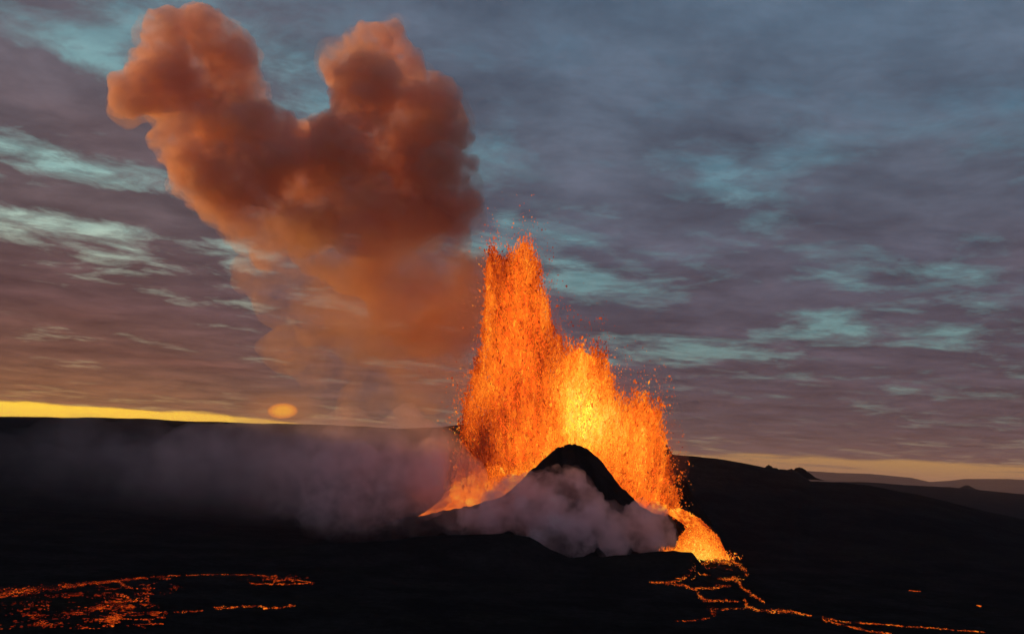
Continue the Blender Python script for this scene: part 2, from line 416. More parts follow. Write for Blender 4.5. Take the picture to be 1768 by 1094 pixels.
local(wall('back_wall', [(700, 905), (760, 860), (785, 815), (810, 790), (850, 780), (1000, 790), (1100, 780), (1135, 764), (1150, 768), (1162, 785), (1175, 810), (1195, 850), (1220, 890), (1260, 950)], 1075, 45, 90, -3, cone, 51))

# ------------------------------------------------------------------ lava pool behind the front wall
heatf = lambda x, y, z, s: fbm(x, y, z, s, 4, 0.55, 77)
def pool(name, quad_rows, mat, nu=120, nv=50, seed=3, h0=0.6, rough=2.0, parent=None):
    """Lava surface lofted through rows of (px, py, Y)."""
    rows = [np.array([at(*p) for p in r]) for r in quad_rows]
    u = np.linspace(0, 1, nu)
    rr = np.array([[np.interp(u, np.linspace(0, 1, len(r)), r[:, k]) for k in range(3)] for r in rows])   # rows,3,nu
    v = np.linspace(0, 1, nv); vv = np.linspace(0, 1, len(rows))
    G = np.array([[np.interp(v, vv, rr[:, k, i]) for i in range(nu)] for k in range(3)])                 # 3,nu,nv
    x, y, z = G
    z = z + (fbm(x, y, z, 14, 4, 0.55, seed) - 0.5) * rough * 2
    heat = h0 + (fbm(x, y, z, 20, 4, 0.6, seed + 9) - 0.5) * 0.4
    return mesh_np(name, np.stack([x, y, z], -1).reshape(-1, 3), grid_faces(nu, nv), mat, parent, attr={'glow_level': heat.ravel()})

# ------------------------------------------------------------------ lava fountain
TOP = np.array([(768, 868), (778, 845), (788, 800), (795, 735), (804, 690), (816, 645), (832, 590), (838, 520), (841, 434), (850, 424), (858, 432), (872, 438), (888, 430), (900, 420), (910, 416), (922, 430), (935, 448), (944, 480), (950, 530), (956, 562), (966, 566), (975, 588), (985, 598), (1000, 590), (1012, 600), (1024, 592), (1036, 596), (1046, 612), (1056, 640), (1066, 672), (1078, 690), (1090, 672), (1102, 678), (1114, 676), (1124, 694), (1136, 692), (1144, 712), (1150, 750), (1157, 800), (1165, 835), (1170, 862)], float)
def top_y(px): return np.interp(px, TOP[:, 0], TOP[:, 1])
def base_y(px): return np.interp(px, [768, 860, 940, 1040, 1130, 1170], [872, 868, 850, 850, 878, 876])
fountain = tag(empty('lava_fountain', tuple(at(970, 870, CY + 15))), 'tall orange lava fountain spraying up from the crater', 'lava fountain')

def at_many(px, py, Y):
    dcam = np.stack([(px - W0 / 2) / FPX, -(py - H0 / 2) / FPX, -np.ones_like(px)], 0)
    dw = RN @ dcam
    return np.stack([dw[0] * Y / dw[1], Y, CAM_H + dw[2] * Y / dw[1]], -1)

OCT_V = np.array([(1, 0, 0), (-1, 0, 0), (0, 1, 0), (0, -1, 0), (0, 0, 1), (0, 0, -1)], float)
OCT_F = np.array([(0, 2, 4), (2, 1, 4), (1, 3, 4), (3, 0, 4), (2, 0, 5), (1, 2, 5), (3, 1, 5), (0, 3, 5)])
def droplets(name, P, size, elong, axis, heat, mat, parent):
    """Ragged clots of lava, each stretched along its flight."""
    n = len(P)
    axis = axis / np.linalg.norm(axis, axis=1, keepdims=True)
    ref = rng.normal(size=(n, 3)); e1 = np.cross(axis, ref); e1 /= np.linalg.norm(e1, axis=1, keepdims=True); e2 = np.cross(axis, e1)
    j = rng.uniform(0.6, 1.4, size=(n, 6))
    V = (OCT_V[None, :, 0:1] * e1[:, None] + OCT_V[None, :, 1:2] * e2[:, None]) * size[:, None, None] + OCT_V[None, :, 2:3] * axis[:, None] * (size * elong)[:, None, None]
    V = P[:, None] + V * j[:, :, None]
    F = (np.arange(n) * 6)[:, None, None] + OCT_F[None]
    o = mesh_np(name, V.reshape(-1, 3), F.reshape(-1, 3), mat, parent, smooth=False, attr={'glow_level': np.repeat(heat, 6)})
    local(o)
    return o

def heat_field(px, py):
    """How hot the fountain looks from in front of the crater: the right jet is the hottest."""
    e = lambda cx, cy, rx, ry: np.exp(-(((px - cx) / rx) ** 2 + ((py - cy) / ry) ** 2))
    h = 0.49 + 0.33 * e(1005, 690, 42, 95) + 0.15 * e(1035, 745, 60, 60) + 0.12 * e(980, 740, 60, 60) + 0.10 * e(1090, 770, 60, 70)
    h += 0.06 * e(890, 600, 40, 160) - 0.07 * e(900, 700, 50, 60) - 0.40 * e(812, 788, 46, 54) + 0.16 * e(820, 848, 60, 22) + 0.06 * e(900, 810, 60, 40)
    return h

# droplets fly in strands: each strand is a short arc of clots
NS = 21000
px = rng.uniform(768, 1172, NS * 3)
ty, by = top_y(px), base_y(px)
w = (by - ty) / 450
keep = rng.uniform(0, 1, len(px)) < w
px, ty, by = px[keep][:NS], ty[keep][:NS], by[keep][:NS]
ns = len(px)
u = rng.uniform(0, 1, ns) ** np.where(px < 950, 1.12, 1.0)
jag = (vnoise(px / 7, px * 0, px * 0, 3) - 0.5) * 15 + rng.normal(0, 5, ns)
sy = ty + (by - ty) * u + jag * (1 - u) ** 2 + 8
# thin out the ragged left flank and the curtain at the upper right of the tall jet
thin = 0.45 * sstep(0.10, 0.0, (sy - top_y(px)) / 420) + np.exp(-(((px - 808) / 42) ** 2 + ((sy - 785) / 60) ** 2)) * 0.62 + np.exp(-(((px - 942) / 16) ** 2 + ((sy - 490) / 50) ** 2)) * 0.75 + 0.4 * np.exp(-(((px - 1150) / 16) ** 2)) 
k = rng.uniform(0, 1, ns) > thin
px, sy = px[k], sy[k]; ns = len(px)
depth = (rng.uniform(-1, 1, ns) + rng.uniform(-1, 1, ns)) * 26
cnt = 7
lean = (px - 960) / 520 + rng.normal(0, 0.22, ns)
L = rng.uniform(6, 24, ns)
tt = np.linspace(-1, 1, cnt)
PX = px[:, None] + lean[:, None] * L[:, None] * tt * 0.7 + rng.normal(0, 1.5, (ns, cnt))
PY = sy[:, None] - L[:, None] * tt + rng.normal(0, 3.4, (ns, cnt)) + (tt ** 2) * 3
YY = CY + 15 + depth[:, None] + rng.normal(0, 2, (ns, cnt))
PX, PY, YY = PX.ravel(), PY.ravel(), YY.ravel()
P = at_many(PX, PY, YY)
strand_heat = np.repeat(rng.normal(0, 0.06, ns), cnt)
patch = (fbm(PX, PY * 0.5, PX * 0, 24, 4, 0.62, 88) - 0.5) * 0.45 + (fbm(PX - (PX - 960) * 0.35 * (870 - PY) / 450, PY * 0.13, PX * 0 + 9, 11, 4, 0.6, 188) - 0.5) * 0.42
hh = heat_field(PX, PY) + strand_heat + patch + rng.normal(0, 0.062, len(PX))
hh = np.where(rng.uniform(0, 1, len(PX)) < 0.02, hh - 0.26, hh)
hh = hh - 0.002 * np.maximum(0, depth.repeat(cnt)) - 0.10 * sstep(0.14, 0.0, (PY - top_y(PX)) / 420)
size = rng.lognormal(-0.92, 0.48, len(PX))
axis = np.stack([np.repeat(lean, cnt) * 0.7 + rng.normal(0, .25, len(PX)), rng.normal(0, .2, len(PX)), np.ones(len(PX))], -1)
droplets('spray', P, size, rng.uniform(1.3, 3.4, len(PX)), axis, np.clip(hh, 0.12, 1), M_drop, fountain)['kind'] = 'stuff'

# loose embers thrown clear of the jets
n = 2600
a = rng.integers(0, len(TOP), n); off = np.abs(rng.normal(0, 1, n))
ex_ = TOP[a, 0] + rng.normal(0, 9, n) + np.where(TOP[a, 0] < 845, -1, np.where(TOP[a, 0] > 925, 1, 0)) * off * 9
ey_ = TOP[a, 1] + rng.normal(0, 30, n) - off * 5
more = rng.uniform(0, 1, n) < 0.25
ex_ = np.where(more, rng.normal(800, 16, n), ex_); ey_ = np.where(more, rng.uniform(640, 850, n), ey_)
eh = np.clip(rng.normal(0.50, 0.13, n), 0.10, 0.85)
eh = np.where((ex_ > 930) & (ey_ < 600), eh * 0.62, eh)
eP = at_many(ex_, ey_, CY + 15 + rng.normal(0, 22, n))
droplets('ember', eP, rng.lognormal(-1.0, 0.45, n), rng.uniform(1, 1.9, n), rng.normal(size=(n, 3)) * .5 + np.array([0, 0, 1.0]), eh, M_drop, fountain)['kind'] = 'stuff'

# the dense cores of the jets
def jet(pts, depth, seed, name='jet'):
    """pts: (px_left, px_right, py) from the bottom up; an elongated closed body."""
    nseg = 40
    rows = np.linspace(0, 1, 60); s = np.linspace(0, 1, len(pts))
    l, r_, y_ = (np.interp(rows, s, [p[i] for p in pts]) for i in range(3))
    th = np.linspace(0, 2 * math.pi, nseg, endpoint=False)
    V = []
    for i in range(60):
        c, hw = (l[i] + r_[i]) / 2, (r_[i] - l[i]) / 2
        fl = math.sin(min(1, (1 - rows[i]) * 3) * math.pi / 2)
        V.append(at_many(c + hw * fl * np.cos(th), np.full(nseg, y_[i]) + 6 * np.sin(th * 3 + seed), CY + 18 + depth * fl * np.sin(th)))
    V = np.concatenate(V)
    cen = V.reshape(60, nseg, 3).mean(1).repeat(nseg, 0)
    V = cen + (V - cen) * (0.62 + 0.76 * fbm(V[:, 0], V[:, 1], V[:, 2] * 0.5, 9, 4, 0.6, seed))[:, None]
    i = np.arange(59)[:, None] * nseg + np.arange(nseg)[None]; j = np.arange(59)[:, None] * nseg + (np.arange(nseg)[None] + 1) % nseg
    F = np.stack([i, j, j + nseg, i + nseg], -1).reshape(-1, 4)
    # back to picture coordinates for the temperature
    q_ = (V - np.array([0, 0, CAM_H])) @ RN
    hx, hy = W0 / 2 - q_[:, 0] / q_[:, 2] * FPX, H0 / 2 + q_[:, 1] / q_[:, 2] * FPX
    o = mesh_np(name, V, F, M_core, fountain, attr={'glow_level': heat_field(hx, hy) - 0.17})
    local(o)
jet([(880, 960, 868), (872, 955, 780), (846, 950, 690), (848, 945, 620), (856, 935, 540), (858, 925, 480), (880, 915, 440)], 20, 4)
jet([(950, 1080, 870), (945, 1075, 800), (945, 1055, 720), (955, 1045, 660), (965, 1030, 620), (985, 1015, 605)], 20, 5)
jet([(1050, 1150, 878), (1045, 1148, 820), (1060, 1140, 760), (1080, 1130, 715), (1095, 1120, 700)], 16, 6)
P_pool = pool('crater_lava', [[(715, 896, 969), (735, 890, 970), (760, 884, 970), (830, 872, 972), (880, 862, 975), (960, 850, 985)], [(745, 876, 985), (765, 864, 985), (785, 850, 985), (830, 842, 990), (880, 830, 995), (950, 815, 1000)], [(762, 862, 1000), (780, 846, 1000), (800, 828, 1003), (835, 808, 1006), (870, 795, 1008), (930, 790, 1012)]], M_pool, h0=0.55)
tag(P_pool, 'glowing orange lava pool spilling over the left rim of the crater', 'lava pool')

n = 7000
uu, vv_ = rng.uniform(0, 1, n), rng.uniform(0, 1, n)
sx_ = 752 + uu * 190; sy_ = np.interp(sx_, [752, 785, 830, 880, 945], [880, 866, 858, 846, 812]) - vv_ * np.interp(sx_, [752, 790, 850, 945], [6, 34, 42, 30]) + rng.normal(0, 2, n)
sh_ = 0.60 + (fbm(sx_, sy_, sx_ * 0, 14, 4, 0.6, 61) - 0.5) * 0.8 + rng.normal(0, .08, n) - 0.2 * (sx_ < 775)
droplets('spatter', at_many(sx_, sy_, 984 + vv_ * 14), rng.lognormal(-0.75, .45, n), rng.uniform(1, 2.4, n), rng.normal(size=(n, 3)) * .6 + np.array([.5, 0, .8]), np.clip(sh_, .15, 1), M_drop, fountain)['kind'] = 'stuff'

# ------------------------------------------------------------------ lava fall on the right flank
fall = tag(empty('lava_fall', tuple(at(1205, 955, 930))), 'bright yellow lava cascade pouring down the right side of the cone', 'lava fall')
ch = pool('channel', [[(1128, 866, 985), (1150, 872, 978), (1180, 884, 968), (1215, 905, 955), (1242, 928, 942), (1252, 950, 930), (1258, 965, 918)],
                      [(1122, 876, 975), (1140, 880, 968), (1166, 894, 958), (1190, 912, 946), (1198, 932, 934), (1182, 945, 922), (1198, 962, 910)]], M_pool, h0=0.52, rough=1.3, parent=fall)
local(ch)
n = 9000
u1 = rng.uniform(0, 1, n)
cx = 1205 + rng.normal(0, 1, n) * 20 + rng.normal(0, 4, n); hgt = np.maximum(0, 1 - ((cx - 1208) / 42) ** 2) ** 0.6 * 46 * (0.88 + 0.22 * vnoise(cx / 9.0, cx * 0, cx * 0, 44)) + 5
cyy = 962 - u1 * hgt - np.maximum(0, (1205 - cx)) * 0.18 + rng.normal(0, 3, n)
fh = 0.93 - 0.34 * u1 - 0.15 * np.abs(cx - 1212) / 45 + rng.normal(0, .10, n)
droplets('spatter', at_many(cx, cyy, 912 + (962 - cyy) * 0.35 + rng.normal(0, 4, n)), rng.lognormal(-0.75, .35, n), rng.uniform(1, 2.2, n), rng.normal(size=(n, 3)) * .5 + np.array([.2, 0, 1.0]), np.clip(fh, .15, 1), M_drop, fall)['kind'] = 'stuff'

n = 5000
w_ = rng.uniform(0, 1, n)
kx, ky = np.interp(w_, [0, .2, .45, .75, 1], [1134, 1152, 1178, 1204, 1222]), np.interp(w_, [0, .2, .45, .75, 1], [872, 877, 889, 908, 932])
wid_ = np.interp(w_, [0, .4, 1], [4, 9, 16])
cr_ = rng.uniform(-1, 1, n)
sh_ = 0.58 + (vnoise(w_ * 14, cr_ * 2.2, w_ * 0, 91) - 0.5) * 0.6 + rng.normal(0, .07, n)
droplets('spatter', at_many(kx + cr_ * wid_ * 0.6 + rng.normal(0, 1, n), ky - cr_ * wid_ * 0.7 + rng.normal(0, 1.2, n), np.interp(w_, [0, 1], [966, 926]) + rng.normal(0, 3, n)), rng.lognormal(-1.0, .4, n), rng.uniform(1.2, 3, n), rng.normal(size=(n, 3)) * .3 + np.array([.8, 0, -.6]), np.clip(sh_, .15, 1), M_drop, fall)['kind'] = 'stuff'

# ------------------------------------------------------------------ lava flows over the plain: glowing cracks in black crust
def clots(name, lines, blobs, label, cat, group=None, webs=()):
    """Flat glowing gaps in the crust, scattered along lines [(px,py,width)...] and in patches."""
    PX, PY, SZ, HT = [], [], [], []
    for pts, n, h in lines:
        p = np.array(pts, float); seg = np.concatenate([[0], np.cumsum(np.hypot(np.diff(p[:, 0]), np.diff(p[:, 1]) * 2))])
        s = rng.uniform(0, seg[-1], n)
        br = vnoise(s / 9.0, s * 0 + n, s * 0, 13); k_ = rng.uniform(0, 1, n) < sstep(0.05, 0.55, br) + 0.2
        s = s[k_]; br = br[k_]
        wd = np.interp(s, seg, p[:, 2])
        jit = (vnoise(s / 6.0, s * 0, s * 0 + n, 14) - 0.5) * wd * 2
        PX.append(np.interp(s, seg, p[:, 0]) + rng.normal(0, 1, len(s)) * wd * 0.8); PY.append(np.interp(s, seg, p[:, 1]) + jit * 0.6 + rng.normal(0, 0.5, len(s)) * wd)
        HT.append(np.clip(h - 0.17 + (br - 0.5) * 0.35 + rng.normal(0, .15, len(s)), 0.1, 1)); SZ.append(rng.lognormal(-1.3, 0.55, len(s)))
    for cx_, cy_, rx, ry, n, h in blobs:
        a_ = rng.normal(0, 0.55, n); b_ = rng.normal(0, 0.55, n)
        x_, y_ = cx_ + a_ * rx, cy_ + b_ * ry + a_ * ry * -0.15
        k_ = fbm(x_, y_ * 3, x_ * 0, 22, 4, 0.6, 19) > 0.47
        PX.append(x_[k_]); PY.append(y_[k_]); HT.append(np.clip(h - 0.22 - 0.12 * (a_ ** 2 + b_ ** 2)[k_] + rng.normal(0, .12, k_.sum()), .1, 1)); SZ.append(rng.lognormal(-1.05, 0.5, k_.sum()))
    for x0_, x1_, y0_, y1_, n, h in webs:
        x_, y_ = rng.uniform(x0_, x1_, n), rng.uniform(y0_, y1_, n)
        wv_ = fbm(x_, y_ * 4.5, x_ * 0, 34, 4, 0.55, 23); dens = fbm(x_, y_ * 3, x_ * 0 + 5, 70, 3, 0.5, 29)
        edge = np.minimum(1, np.minimum((x_ - x0_) / 30 + (x0_ <= 0), (x1_ - x_) / 60)) * np.minimum(1, np.minimum(y_ - y0_, y1_ - y_) / 10)
        k_ = (np.abs(wv_ - 0.5) < 0.012 + 0.03 * sstep(0.48, 0.62, dens)) & (dens * edge > 0.38)
        PX.append(x_[k_]); PY.append(y_[k_]); HT.append(np.clip(h + (dens[k_] - 0.5) * 0.9 + rng.normal(0, .10, k_.sum()), .08, 1)); SZ.append(rng.lognormal(-1.0, 0.4, k_.sum()))
    PX, PY, SZ, HT = map(np.concatenate, (PX, PY, SZ, HT))
    dcam = np.stack([(PX - W0 / 2) / FPX, -(PY - H0 / 2) / FPX, -np.ones_like(PX)], 0); dw = RN @ dcam; dw /= np.linalg.norm(dw, axis=0)
    t = CAM_H / -dw[2]
    for _ in range(12):
        x, y = dw[0] * t, dw[1] * t
        t = t * 0.4 + 0.6 * (CAM_H - ground_z(x, y)) / -dw[2]
    x, y = dw[0] * t, dw[1] * t; m = len(x); ks = 7
    th = np.linspace(0, 2 * math.pi, ks, endpoint=False)[None] + rng.uniform(0, 6, m)[:, None]
    rad = SZ[:, None] * rng.uniform(0.5, 1.3, (m, ks)) * 0.55
    vx, vy = x[:, None] + rad * np.cos(th) * 1.3, y[:, None] + rad * np.sin(th) * 2.2
    vz = ground_z(vx, vy) + 0.12 + rng.uniform(0, .12, m)[:, None]
    V = np.stack([vx, vy, vz], -1)
    low = V.copy(); low[..., 2] -= 0.6
    V = np.concatenate([V, low], 1).reshape(-1, 3)
    b0 = np.arange(m)[:, None] * 2 * ks
    tops = np.stack([np.stack([b0[:, 0], b0[:, 0] + i, b0[:, 0] + i + 1], -1) for i in range(1, ks - 1)], 1).reshape(-1, 3)
    side = []
    for i in range(ks):
        j = (i + 1) % ks
        side += [np.stack([b0[:, 0] + i, b0[:, 0] + ks + i, b0[:, 0] + ks + j], -1), np.stack([b0[:, 0] + i, b0[:, 0] + ks + j, b0[:, 0] + j], -1)]
    F = np.concatenate([tops] + side)
    o = mesh_np(name, V, F, M_vein, attr={'glow_level': np.repeat(HT, 2 * ks)}, smooth=False)
    return tag(o, label, cat, group)

clots('lava_flow', [
    ([(1200, 966, 4), (1210, 970, 4), (1250, 968, 4), (1262, 974, 3)], 700, .62),
    ([(1200, 965, 2), (1202, 978, 2), (1198, 988, 2), (1185, 995, 2), (1168, 1003, 2), (1150, 1005, 2), (1124, 1005, 2)], 420, .55),
    ([(1252, 964, 3), (1270, 972, 3), (1286, 982, 3), (1290, 992, 2)], 420, .55),
    ([(1278, 998, 4), (1262, 1000, 3), (1240, 999, 2)], 240, .6),
    ([(1276, 1002, 2), (1280, 1012, 2), (1300, 1027, 2), (1320, 1040, 2)], 260, .55),
    ([(1150, 1008, 2), (1180, 1010, 2), (1200, 1017, 2), (1215, 1036, 3), (1240, 1036, 2), (1275, 1037, 1)], 420, .5),
    ([(1195, 1016, 2), (1225, 1015, 2), (1245, 1012, 3), (1260, 1012, 2)], 160, .5),
    ([(1285, 1035, 2), (1290, 1048, 2), (1320, 1054, 3), (1345, 1054, 4), (1370, 1056, 2), (1400, 1062, 1.5)], 420, .6),
    ([(1235, 1052, 2), (1260, 1050, 2), (1290, 1050, 2)], 90, .45),
    ([(1420, 1066, 2), (1450, 1072, 1.5), (1520, 1077, 1.2), (1600, 1083, 1.2), (1700, 1091, 1)], 420, .52),
    ([(1422, 1069, 2), (1440, 1075, 1.5), (1470, 1082, 1.5), (1500, 1089, 1.5), (1540, 1094, 2)], 240, .45),
    ([(1165, 1072, 1.2), (1195, 1071, 1.2), (1225, 1066, 1.2)], 90, .36),
    ([(1205, 979, 2), (1240, 980, 2), (1265, 983, 2)], 70, .42), ([(1205, 991, 1), (1225, 992, 1)], 40, .5),
    ([(1228, 1048, 4), (1232, 1060, 3)], 60, .3)], [],
    'network of glowing cracks in black crust below the lava cascade', 'lava flow')
clots('lava_flow', [
    ([(0, 1022, 7), (60, 1019, 6), (105, 1012, 4), (160, 1006, 2.5), (205, 1001, 2), (255, 997, 1.6)], 1500, .30),
    ([(260, 996, 1), (300, 993, 1), (380, 991, 1), (440, 992, 1), (490, 997, 1.5), (542, 1006, 1.2)], 420, .36),
    ([(430, 1006, 1.3), (480, 1009, 1.3), (542, 1006, 1.2)], 300, .42),
    ([(300, 1057, 1.4), (350, 1054, 1.2)], 90, .4), ([(370, 1049, 2.5), (400, 1048, 2), (445, 1046, 2), (470, 1050, 2), (510, 1045, 1.5)], 260, .5),
    ([(180, 1040, 2), (245, 1036, 2)], 200, .36), ([(205, 1005, 2), (225, 1015, 3)], 120, .3)],
    [(480, 999, 40, 4, 260, .36), (205, 1068, 38, 6, 900, .56), (240, 1062, 30, 3, 300, .5), (188, 1080, 16, 3, 160, .55), (235, 1046, 24, 4, 500, .5),
     (175, 1050, 22, 6, 420, .42), (205, 1034, 20, 5, 300, .36), (100, 1034, 28, 4, 240, .36), (140, 1027, 40, 5, 260, .32), (80, 1076, 22, 5, 260, .42),
     (50, 1063, 24, 5, 120, .38), (130, 1060, 30, 6, 200, .36), (270, 1058, 14, 3, 120, .45), (300, 1015, 8, 4, 50, .4), (255, 1024, 30, 3, 90, .3), (30, 1050, 30, 10, 60, .35)],
    'scattered red lava patches on the dark ground at lower left', 'lava flow', webs=[(90, 320, 998, 1092, 11000, .10), (-10, 120, 1030, 1092, 2500, .06), (240, 540, 990, 1015, 3500, .12), (-10, 130, 1004, 1040, 5000, .18)])
def streak(name, px0, px1, py, thick, heat, label):
    """A short connected tongue of lava lying on the slope."""
    n = 40; u = np.linspace(0, 1, n); c0, c1_ = hit_ground(px0, py - 1), hit_ground(px1, py + 1)
    mid = c0[None] * (1 - u[:, None]) + c1_[None] * u[:, None]
    wid = thick * (np.sin(u * math.pi) ** 0.7 + 0.05) * (0.3 + 1.4 * vnoise(u * 9, u * 0, u * 0 + px0, 5))
    off = (fbm(u * 40, u * 0 + px0, u * 0, 9, 3, 0.6, 6) - 0.5) * thick * 3
    rows = []
    for k_ in (-1, -0.4, 0.4, 1):
        x, y = mid[:, 0], mid[:, 1] + off + k_ * wid
        rows.append(np.stack([x, y, ground_z(x, y) + (0.5 if abs(k_) < 1 else -0.3)], -1))
    hv_ = np.tile(heat + (vnoise(u * 12, u * 0, u * 0, 8) - 0.5) * 0.35, 4)
    return tag(mesh_np(name, np.concatenate(rows), grid_faces(4, n), M_vein, attr={'glow_level': hv_}), label, 'lava flow')
streak('lava_flow', 1569, 1590, 1020, 0.9, .30, 'small dull red lava glow alone on the dark right slope')
streak('lava_flow', 1686, 1695, 1046, 0.8, .46, 'tiny orange lava spot nearest the right edge')

# ------------------------------------------------------------------ smoke and steam
ICO_V = None
def ico(sub=2):
    import bmesh
    bm = bmesh.new(); bmesh.ops.create_icosphere(bm, subdivisions=sub, radius=1.0)
    v = np.array([tuple(q.co) for q in bm.verts]); f = np.array([[q.index for q in p.verts] for p in bm.faces]); bm.free()
    return v, f
ICO_V, ICO_F = ico(3)

def cloud(name, balls, voxel, amp, nscale, mat, seed, squash=0.8, parent=None, grow=1.0):
    """Billowing closed hull: balls (px, py, r px, range Y) fused, then puffed out with rounded noise."""
    V, F, k = [], [], 0
    for b in balls:
        px_, py_, r_, Y = b[:4]; c = at(px_, py_, Y); rad = r_ * Y / FPX * 1.0 * grow
        V.append(c + ICO_V * rad * np.array([1, squash if len(b) < 5 else b[4], 1])); F.append(ICO_F + k); k += len(ICO_V)
    tmp = mesh_np('tmp', np.concatenate(V), np.concatenate(F), mat)
    md = tmp.modifiers.new('r', 'REMESH'); md.mode = 'VOXEL'; md.voxel_size = voxel
    sm = tmp.modifiers.new('s', 'SMOOTH'); sm.factor = 0.5; sm.iterations = 2
    dg = bpy.context.evaluated_depsgraph_get()
    me = bpy.data.meshes.new_from_object(tmp.evaluated_get(dg), depsgraph=dg)
    old = tmp.data; bpy.data.objects.remove(tmp); bpy.data.meshes.remove(old)
    n = len(me.vertices); co = np.empty(n * 3, np.float32); no = np.empty(n * 3, np.float32)
    me.vertices.foreach_get('co', co); me.vertices.foreach_get('normal', no)
    co, no = co.reshape(-1, 3).astype(float), no.reshape(-1, 3)
    wx = (fbm(co[:, 0], co[:, 1], co[:, 2], nscale * 1.5, 2, .5, seed + 50) - .5) * nscale * 0.6
    dsp = fbm(co[:, 0] + wx, co[:, 1] - wx, co[:, 2] + wx, nscale, 6, 0.60, seed, billow=True) - 0.33
    co = co + no * (dsp * amp)[:, None]
    me.vertices.foreach_set('co', co.astype(np.float32).ravel()); me.update()
    tmp = bpy.data.objects.new('tmp', me); S.collection.objects.link(tmp)
    md = tmp.modifiers.new('r', 'REMESH'); md.mode = 'VOXEL'; md.voxel_size = voxel * 0.75
    dg = bpy.context.evaluated_depsgraph_get()
    me2 = bpy.data.meshes.new_from_object(tmp.evaluated_get(dg), depsgraph=dg)
    bpy.data.objects.remove(tmp); bpy.data.meshes.remove(me); me = me2
    me.polygons.foreach_set('use_smooth', np.ones(len(me.polygons), dtype=bool)); me.update()
    me.materials.clear(); me.materials.append(mat); me.name = name
    o = bpy.data.objects.new(name, me); S.collection.objects.link(o)
    if parent is not None: o.parent = parent; local(o)
    return o

PY_ = 1120
plume = tag(empty('smoke_plume', tuple(at(760, 640, PY_))), 'huge two-headed orange brown smoke plume rising left of the fountain', 'smoke plume')
head = [(285, 62, 50), (345, 62, 50), (370, 85, 62), (405, 110, 50), (262, 120, 48), (232, 168, 46), (215, 180, 30), (300, 150, 75), (380, 170, 75), (425, 180, 42), (320, 240, 62), (400, 260, 95),
        (340, 300, 55), (390, 345, 60), (445, 390, 60), (510, 400, 62), (480, 290, 85), (455, 220, 50), (540, 330, 105), (560, 270, 75), (610, 250, 75),
        (597, 120, 52), (632, 85, 52), (668, 62, 36), (690, 110, 45), (640, 150, 70), (720, 160, 52), (740, 195, 62), (770, 225, 52), (700, 260, 100), (770, 290, 52), (775, 340, 55), (795, 372, 44), (822, 385, 26),
        (690, 350, 95), (620, 370, 85)]
low = [(560, 420, 66), (620, 430, 90), (690, 430, 100), (760, 430, 62), (480, 420, 60), (700, 500, 85), (770, 500, 66), (640, 470, 60), (740, 560, 62), (790, 540, 46), (818, 470, 44), (822, 520, 40), (800, 590, 44)]
veil = [(620, 440, 125), (700, 480, 115), (770, 490, 80), (720, 560, 90), (755, 620, 66), (750, 670, 50), (560, 470, 90), (500, 470, 60), (800, 560, 50), (640, 570, 80), (560, 540, 60), (480, 520, 50), (430, 470, 40), (600, 640, 60), (690, 650, 60), (690, 580, 90), (780, 600, 60), (540, 620, 50), (760, 690, 46), (800, 520, 56), (815, 470, 40), (720, 640, 60), (650, 690, 40), (790, 650, 50), (720, 700, 46), (845, 470, 44), (840, 540, 44), (820, 600, 46), (560, 680, 46), (500, 600, 50), (620, 700, 44)]
M_plume = smoke_material('ash_smoke', (0.91, 0.675, 0.63), 0.070, 0.25, 0.017, 0.36, 0.57, step=0.22, base=0.0, detail=6.0, zfade=(float(at(700, 455, 1120)[2]), float(at(700, 330, 1120)[2]), 0.22, 1.0), fine=0.5)
M_low = smoke_material('warm_smoke', (0.91, 0.63, 0.47), 0.034, 0.30, 0.014, 0.34, 0.66, step=0.3, base=0.06, detail=6.0)
M_veil = smoke_material('thin_smoke', (0.92, 0.65, 0.43), 0.0145, 0.3, 0.011, 0.34, 0.66, step=0.4, detail=5.0)
J = lambda bs, Y: [(a_, b_, c_, Y + (i % 5 - 2) * 14) for i, (a_, b_, c_) in enumerate(bs)]
cloud('billow', J(head, PY_), 3.2, 36, 46, M_plume, 100, parent=plume, grow=1.01)
cloud('trail', J(low, PY_ - 10), 5.0, 30, 50, M_low, 120, parent=plume)
cloud('veil', J(veil, PY_ - 30) + J([(a_, b_, c_ * 1.08) for a_, b_, c_ in head], PY_), 6.0, 30, 50, M_veil, 130, parent=plume)

XA = lambda px_, Y: float(at(px_, 850, Y)[0])
M_steam = smoke_material('steam', (1.0, 0.915, 0.965), 0.085, 0.1, 0.040, 0.36, 0.62, step=0.35, base=0.05, detail=5.0)
M_apron = smoke_material('low_steam', (1.0, 0.90, 0.95), 0.018, 0.1, 0.026, 0.30, 0.68, step=0.4, base=0.15, detail=5.0, fine=0.5, xfade=(XA(610, 905), XA(840, 905), 0.0, 1.0))
M_steam_thin = smoke_material('thin_steam', (1.0, 0.90, 0.955), 0.0750, 0.1, 0.022, 0.40, 0.72, step=0.35, base=0.06, fine=0.6, zfade=(0.0, 45.0), xfade=(XA(400, 940), XA(700, 940), 0.0, 1.0), detail=5.0)
c1 = tag(empty('steam_cloud', tuple(at(980, 950, 900))), 'pinkish white steam billowing up against the front of the cone', 'steam cloud')
cloud('puff', [(868, 868, 36, 905), (890, 848, 30, 908), (915, 836, 28, 912), (950, 835, 30, 912), (985, 840, 34, 910), (1005, 862, 34, 905), (950, 872, 40, 900), (900, 890, 38, 898), (1000, 900, 34, 895), (1040, 898, 30, 893), (1060, 915, 34, 890),
      (1100, 898, 30, 892), (1128, 904, 34, 892), (1146, 922, 24, 892), (1120, 930, 28, 885), (1060, 940, 26, 882), (1000, 935, 30, 882), (950, 920, 38, 885), (850, 895, 32, 898), (810, 898, 26, 900)], 1.8, 17, 17, M_steam, 150, squash=0.7, parent=c1)
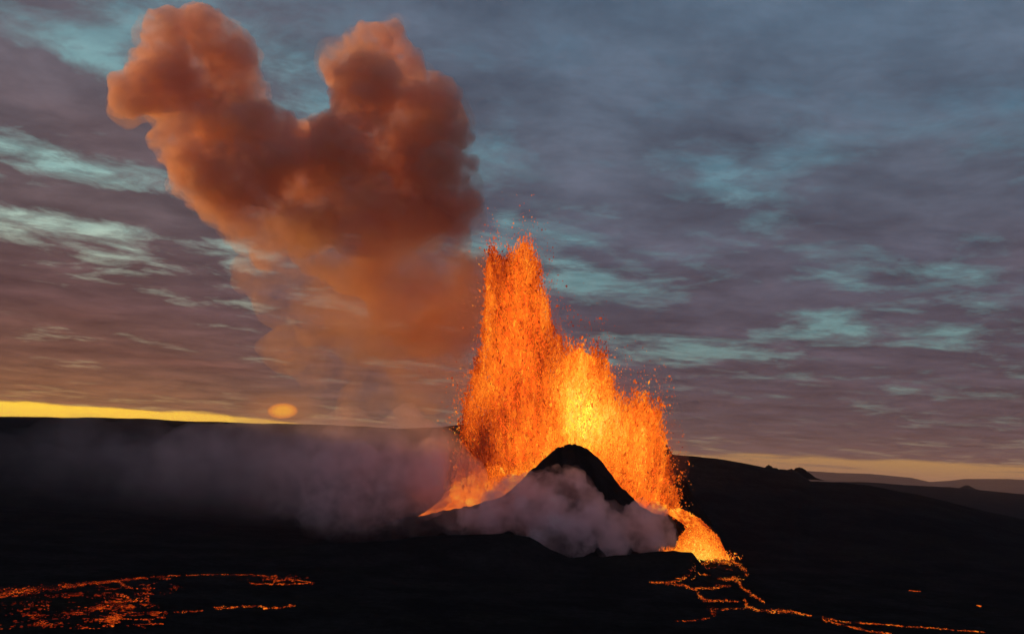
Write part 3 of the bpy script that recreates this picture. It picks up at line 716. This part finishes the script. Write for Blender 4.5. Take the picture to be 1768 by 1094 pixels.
cloud('veil', [(868, 872, 44, 905), (930, 850, 44, 908), (985, 850, 44, 910), (950, 890, 60, 898), (1040, 905, 46, 893), (1110, 905, 44, 890), (1140, 918, 32, 890), (1060, 935, 40, 882), (960, 930, 44, 885), (840, 890, 40, 900), (790, 898, 34, 903), (730, 906, 34, 906), (670, 912, 34, 908), (615, 916, 30, 908), (780, 885, 34, 925), (830, 872, 34, 920)], 3.0, 16, 20, M_apron, 160, squash=0.7, parent=c1)
c2 = tag(empty('steam_cloud', tuple(at(600, 930, 940))), 'broad thin purple steam bank drifting left of the crater', 'steam cloud')
cloud('puff', [(745, 790, 38, 960, .8), (715, 825, 62, 945), (740, 850, 45, 945), (655, 850, 74, 935), (600, 830, 78, 940), (560, 890, 50, 925), (630, 905, 38, 920), (470, 830, 66, 945), (440, 870, 44, 940), (500, 780, 50, 950), (400, 830, 60, 950), (580, 760, 34, 955), (690, 775, 30, 955), (765, 765, 22, 960), (520, 850, 60, 940), (700, 900, 34, 920)], 3.5, 30, 34, M_steam_thin, 170, parent=c2)
M_drift = smoke_material('drifting_steam', (0.99, 0.88, 0.94), 0.0200, 0.1, 0.012, 0.28, 0.70, step=0.45, base=0.2, fine=0.5, zfade=(8.0, 95.0), xfade=(XA(-60, 955), XA(640, 955), 0.12, 1.0), detail=5.0)
cloud('veil', [(720, 820, 100, 955), (640, 845, 120, 950), (540, 845, 125, 950), (440, 840, 120, 955), (350, 835, 115, 960), (250, 835, 110, 965), (150, 830, 105, 970), (60, 825, 100, 975), (560, 890, 80, 930), (460, 890, 80, 940), (-40, 825, 95, 980), (700, 745, 44, 965), (600, 755, 55, 960)], 6.0, 40, 60, M_drift, 180, parent=c2)
M_glow = smoke_material('hot_gas', (0.9, 0.55, 0.4), 0.0035, 0.0, 0.02, 0.3, 0.7, step=0.6)
cloud('hot_gas', [(880, 560, 90, 1030), (900, 660, 120, 1030), (880, 770, 130, 1030), (1010, 740, 130, 1030), (1090, 790, 105, 1030), (1100, 820, 90, 1030), (900, 480, 70, 1030)], 6.0, 20, 40, M_glow, 190, parent=fountain)

# ------------------------------------------------------------------ the dusk air
hz_m, t = material('dusk_air')
v = t.new('ShaderNodeVolumePrincipled'); v.inputs['Color'].default_value = (0.90, 0.75, 0.86, 1); v.inputs['Density'].default_value = 3.0e-5
v.inputs['Density Attribute'].default_value = ''
o_ = t.new('ShaderNodeOutputMaterial'); t.l.new(v.outputs[0], o_.inputs['Volume'])
x0, x1, y0, y1, z0, z1 = -52000, 52000, -52000, 52000, -200, 620
hv = [(x, y, z) for z in (z0, z1) for y in (y0, y1) for x in (x0, x1)]
tag(mesh_np('haze', hv, [(0, 2, 3, 1), (4, 5, 7, 6), (0, 1, 5, 4), (2, 6, 7, 3), (0, 4, 6, 2), (1, 3, 7, 5)], hz_m, smooth=False), kind='stuff')
